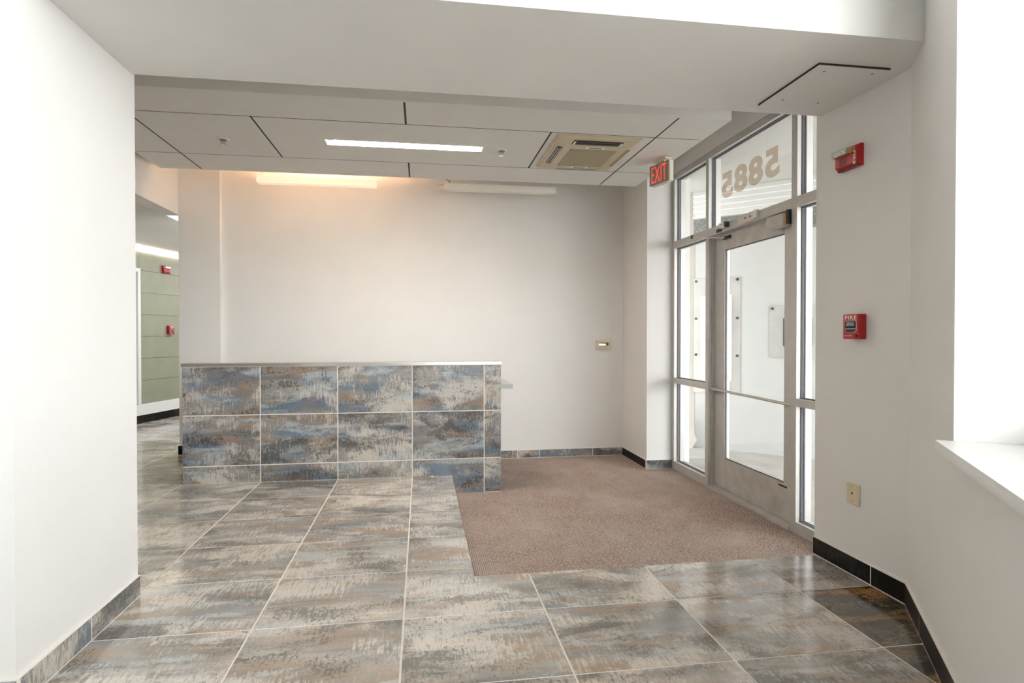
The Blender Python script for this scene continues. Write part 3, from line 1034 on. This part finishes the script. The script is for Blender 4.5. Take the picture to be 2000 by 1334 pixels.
def strobe(name, loc, rotz, label, k=1.0):
    t = thing(name, label, 'fire alarm', loc, rotz, group='red horn strobes')
    w_, h_ = 0.150 * k, 0.108 * k
    bm = bmesh.new()
    # wedge housing, deeper at the top
    prof = [(0, 0), (-0.018 * k, 0.0), (-0.040 * k, h_ * 0.16), (-0.040 * k, h_ * 0.60), (-0.022 * k, h_ * 0.98), (-0.018 * k, h_), (0, h_)]
    a_ = [bm.verts.new((-w_ / 2, y, z)) for y, z in prof]
    b_ = [bm.verts.new((w_ / 2, y, z)) for y, z in prof]
    bm.faces.new(a_)
    bm.faces.new(list(reversed(b_)))
    for q in range(len(prof)):
        bm.faces.new((a_[q], b_[q], b_[(q + 1) % len(prof)], a_[(q + 1) % len(prof)]))
    obj('housing', bm, 'red', t)
    bm = bmesh.new()
    box(bm, -w_ / 2 - 0.004 * k, w_ * 0.22, -0.066 * k, -0.030 * k, h_ * 0.62, h_ * 0.90, bevel=0.005 * k)
    ln = obj('strobe_lens', bm, 'clear', t)
    bm = bmesh.new()
    cyl(bm, (0.0, -0.046 * k, h_ * 0.76), 0.009 * k, w_ * 0.5, axis='X', seg=12)
    obj('flash_tube', bm, 'white', ln)
    bx('reflector', 'tan', (w_ * 0.22, w_ * 0.36, -0.056 * k, -0.028 * k, h_ * 0.64, h_ * 0.88), t)
    bm = bmesh.new()
    for q in range(7):
        z = h_ * (0.20 + 0.05 * q)
        box(bm, -w_ * 0.30, w_ * 0.06, -0.0415 * k, -0.040 * k, z, z + h_ * 0.018)
    obj('sounder_grille', bm, 'black', t, kind='stuff')
    bx('lower_lip', 'black', (-w_ * 0.48, w_ * 0.48, -0.030 * k, -0.016 * k, -0.002, h_ * 0.03), t)
    lettering('lettering', 'FIRE', h_ * 0.62, w_ * 0.10, 'white', t, (w_ * 0.40, -0.0405 * k, h_ * 0.37), (R(90), R(90), 0), 0.0008, bold=0.002, spacing=1.1)
    return t


pull_station('fire_pull_station', (XR, -2.452, 1.182), R(-90), 'red FIRE pull station on the grey wall right of the glass door')
strobe('fire_strobe', (XR, -2.402, 2.032), R(-90), 'red fire horn strobe high on the wall right of the glass door')


def corr(s, z, d=0.0):
    v = CA + CD * s - Vector((-CD.y, CD.x, 0)) * d
    return (v.x, v.y, z)


strobe('fire_strobe', corr(0.61, 2.085, 0.0), CANG, 'red fire horn strobe on the dim corridor wall at the far left')
pull_station('fire_pull_station', corr(0.68, 1.215, 0.0), CANG, 'red fire pull station on the dim corridor wall at the far left')

# blank plate
t = thing('wall_plate', 'beige wall plate with one centre hole low on the right wall', 'wall plate', (XR, -2.424, 0.355), R(-90))
bm = bmesh.new()
box(bm, -0.044, 0.044, -0.007, 0, 0, 0.105, bevel=0.003)
obj('plate', bm, 'ivory', t)
bm = bmesh.new()
cyl(bm, (-0.004, -0.0072, 0.054), 0.0055, 0.002, axis='Y', seg=14)
obj('jack_hole', bm, 'black', t)
for z in (0.016, 0.090):
    bm = bmesh.new()
    cyl(bm, (-0.004, -0.0075, z), 0.0035, 0.002, axis='Y', seg=12)
    obj('screw', bm, 'beige_dark', t)

# thermostat
t = thing('thermostat', 'ivory thermostat with a small display on the back wall by the corner', 'thermostat', (2.087, YB, 1.040))
bm = bmesh.new()
box(bm, -0.080, 0.080, -0.028, 0, 0, 0.104, bevel=0.004)
obj('case', bm, 'ivory', t)
bx('display_recess', 'beige_dark', (-0.055, 0.060, -0.0295, -0.027, 0.042, 0.078), t)
bx('display', 'clear', (-0.053, 0.030, -0.0305, -0.029, 0.044, 0.062), t)
bx('dial_shadow', 'hinge', (0.036, 0.058, -0.0310, -0.029, 0.046, 0.076), t)
for q in range(5):
    bx('button', 'beige', (-0.052 + q * 0.023, -0.036 + q * 0.023, -0.031, -0.027, 0.016, 0.030), t)

# smoke detector on the corridor ceiling
t = thing('smoke_detector', 'small white detector on the dim corridor ceiling at the far left', 'detector', (-3.18, 3.75, 2.405))
bm = bmesh.new()
cyl(bm, (0, 0, -0.012), 0.062, 0.024, seg=28, r2=0.068)
obj('base', bm, 'white', t)
bm = bmesh.new()
cyl(bm, (0, 0, -0.034), 0.040, 0.020, seg=24, r2=0.055)
obj('sensing_chamber', bm, 'white', t)

# access hatch in the beam underside
t = thing('access_hatch', 'square painted access hatch with dark edges in the beam underside', 'access hatch', (1.955, -2.505, ZB))
bm = bmesh.new()
box(bm, -0.172, 0.172, -0.232, 0.232, -0.010, -0.004)
obj('hatch_panel', bm, 'wall', t)
boxes('edge_gap', 'joint', [(-0.175, -0.171, -0.235, 0.235, -0.008, 0.0), (-0.171, 0.172, -0.235, -0.231, -0.008, 0.0)], t)
boxes('spacer', 'wall', [(-0.170, 0.170, -0.230, 0.230, -0.004, 0.0)], t)
for x, y in ((-0.11, -0.18), (0.12, -0.19), (-0.10, 0.14), (0.10, 0.15)):
    bm = bmesh.new()
    cyl(bm, (x, y, -0.0105), 0.006, 0.002, seg=12)
    obj('screw', bm, 'beige_dark', t)

# ------------------------------------------------------------------ outside the door
bx('ground', 'concrete', (2.72, 40, -40, 30, -0.42, -0.17), kind='structure')
bx('ground_far', 'concrete', (-40, 2.72, -40, -8.4, -0.45, -0.2), kind='structure')
WA = Vector((3.686, 1.494, 0))
WD = Vector((0.7133, -0.7008, 0))
WANG = math.atan2(WD.y, WD.x)
ew = bpy.data.objects.new('wall_outside', None)
COL.objects.link(ew)
ew['kind'] = 'structure'
ew.location, ew.rotation_euler = WA, (0, 0, WANG)
# local x along the wall toward the street, local -y faces the door
bx('wall_core', 'ext_wall', (-0.40, 3.4, 0.0, 0.25, -0.17, 3.1), ew)
nb = 5
for k in range(nb):
    z0 = 2.618 + k * (2.945 - 2.618) / nb
    z1 = z0 + (2.945 - 2.618) / nb
    bm = bmesh.new()
    prof = [(0.0, z0), (-0.040, z0), (-0.048, z0 + 0.008), (-0.010, z1), (0.0, z1)]
    a_ = [bm.verts.new((-0.42, y, z)) for y, z in prof]
    b_ = [bm.verts.new((3.4, y, z)) for y, z in prof]
    bm.faces.new(a_)
    bm.faces.new(list(reversed(b_)))
    for q in range(5):
        bm.faces.new((a_[q], b_[q], b_[(q + 1) % 5], a_[(q + 1) % 5]))
    obj('siding_board', bm, 'siding', ew)
bx('netting', 'netting', (-0.60, 3.4, -0.010, 0.0, 2.385, 2.605), ew)
boxes('wall_outside_left', 'ext_beige', [(2.74, 3.46, 1.78, 2.0, -0.17, 3.1)], kind='structure')
bm = bmesh.new()
prism(bm, [(2.75, -6.5), (7.6, -6.5), (7.6, -2.4), (3.35, 2.0), (2.75, 2.0)], 2.946, 3.2)
obj('soffit_outside', bm, 'soffit', kind='structure')
# broken stone block at the foot of the wall
bm = bmesh.new()
prism(bm, [(0, 0), (0.30, 0), (0.36, 0.10), (0.28, 0.30), (0.10, 0.46), (0.0, 0.40)], 0, 0.07)
o = obj('stone_slab', bm, 'ext_beige', loc=(3.02, 1.755, -0.17), rot=(R(90), 0, R(-4)))
tag(o, 'broken pale stone slab leaning outside at the foot of the wall', 'stone')


def wall_plate_ext(name, label, x0, x1, z0, z1, bolts):
    t = thing(name, label, 'metal plate', (WA.x, WA.y, 0), WANG, group='metal plates on the outside wall')
    bm = bmesh.new()
    box(bm, x0, x1, -0.012, 0.0, z0, z1, bevel=0.002)
    obj('plate', bm, 'plate', t)
    for x, z in bolts:
        bm = bmesh.new()
        cyl(bm, (x, -0.016, z), 0.016, 0.010, axis='Y', seg=14)
        obj('bolt', bm, 'hinge', t)
    return t


t = wall_plate_ext('directory_plate', 'tall bolted metal plate with a white board seen through the door glass', -0.415, 0.135, 0.50, 1.885,
                   [(-0.385, 1.855), (0.105, 1.855), (-0.385, 1.40), (0.105, 1.40), (-0.385, 0.96), (0.105, 0.955)])
bx('board', 'paper', (-0.33, 0.04, -0.022, -0.012, 0.66, 1.675), t)
t = wall_plate_ext('mailbox_plate', 'square bolted metal plate with a framed slot seen right through the door glass', 0.457, 1.06, 0.944, 1.535,
                   [(0.490, 1.50), (1.03, 1.50)])
boxes('slot_frame', 'hinge', [(0.605, 0.622, -0.020, -0.012, 1.075, 1.388), (0.886, 0.903, -0.020, -0.012, 1.075, 1.388), (0.622, 0.886, -0.020, -0.012, 1.378, 1.388)], t)
bx('slot_flap', 'paper', (0.622, 0.886, -0.018, -0.012, 1.078, 1.378), t)
o = bx('ledge', 'plate', (0.80, 0.90, -0.10, 0.0, 0.555, 0.59))
o.location, o.rotation_euler = (WA.x, WA.y, 0), (0, 0, WANG)
tag(o, 'small metal ledge low on the outside wall seen through the right side pane', 'ledge')
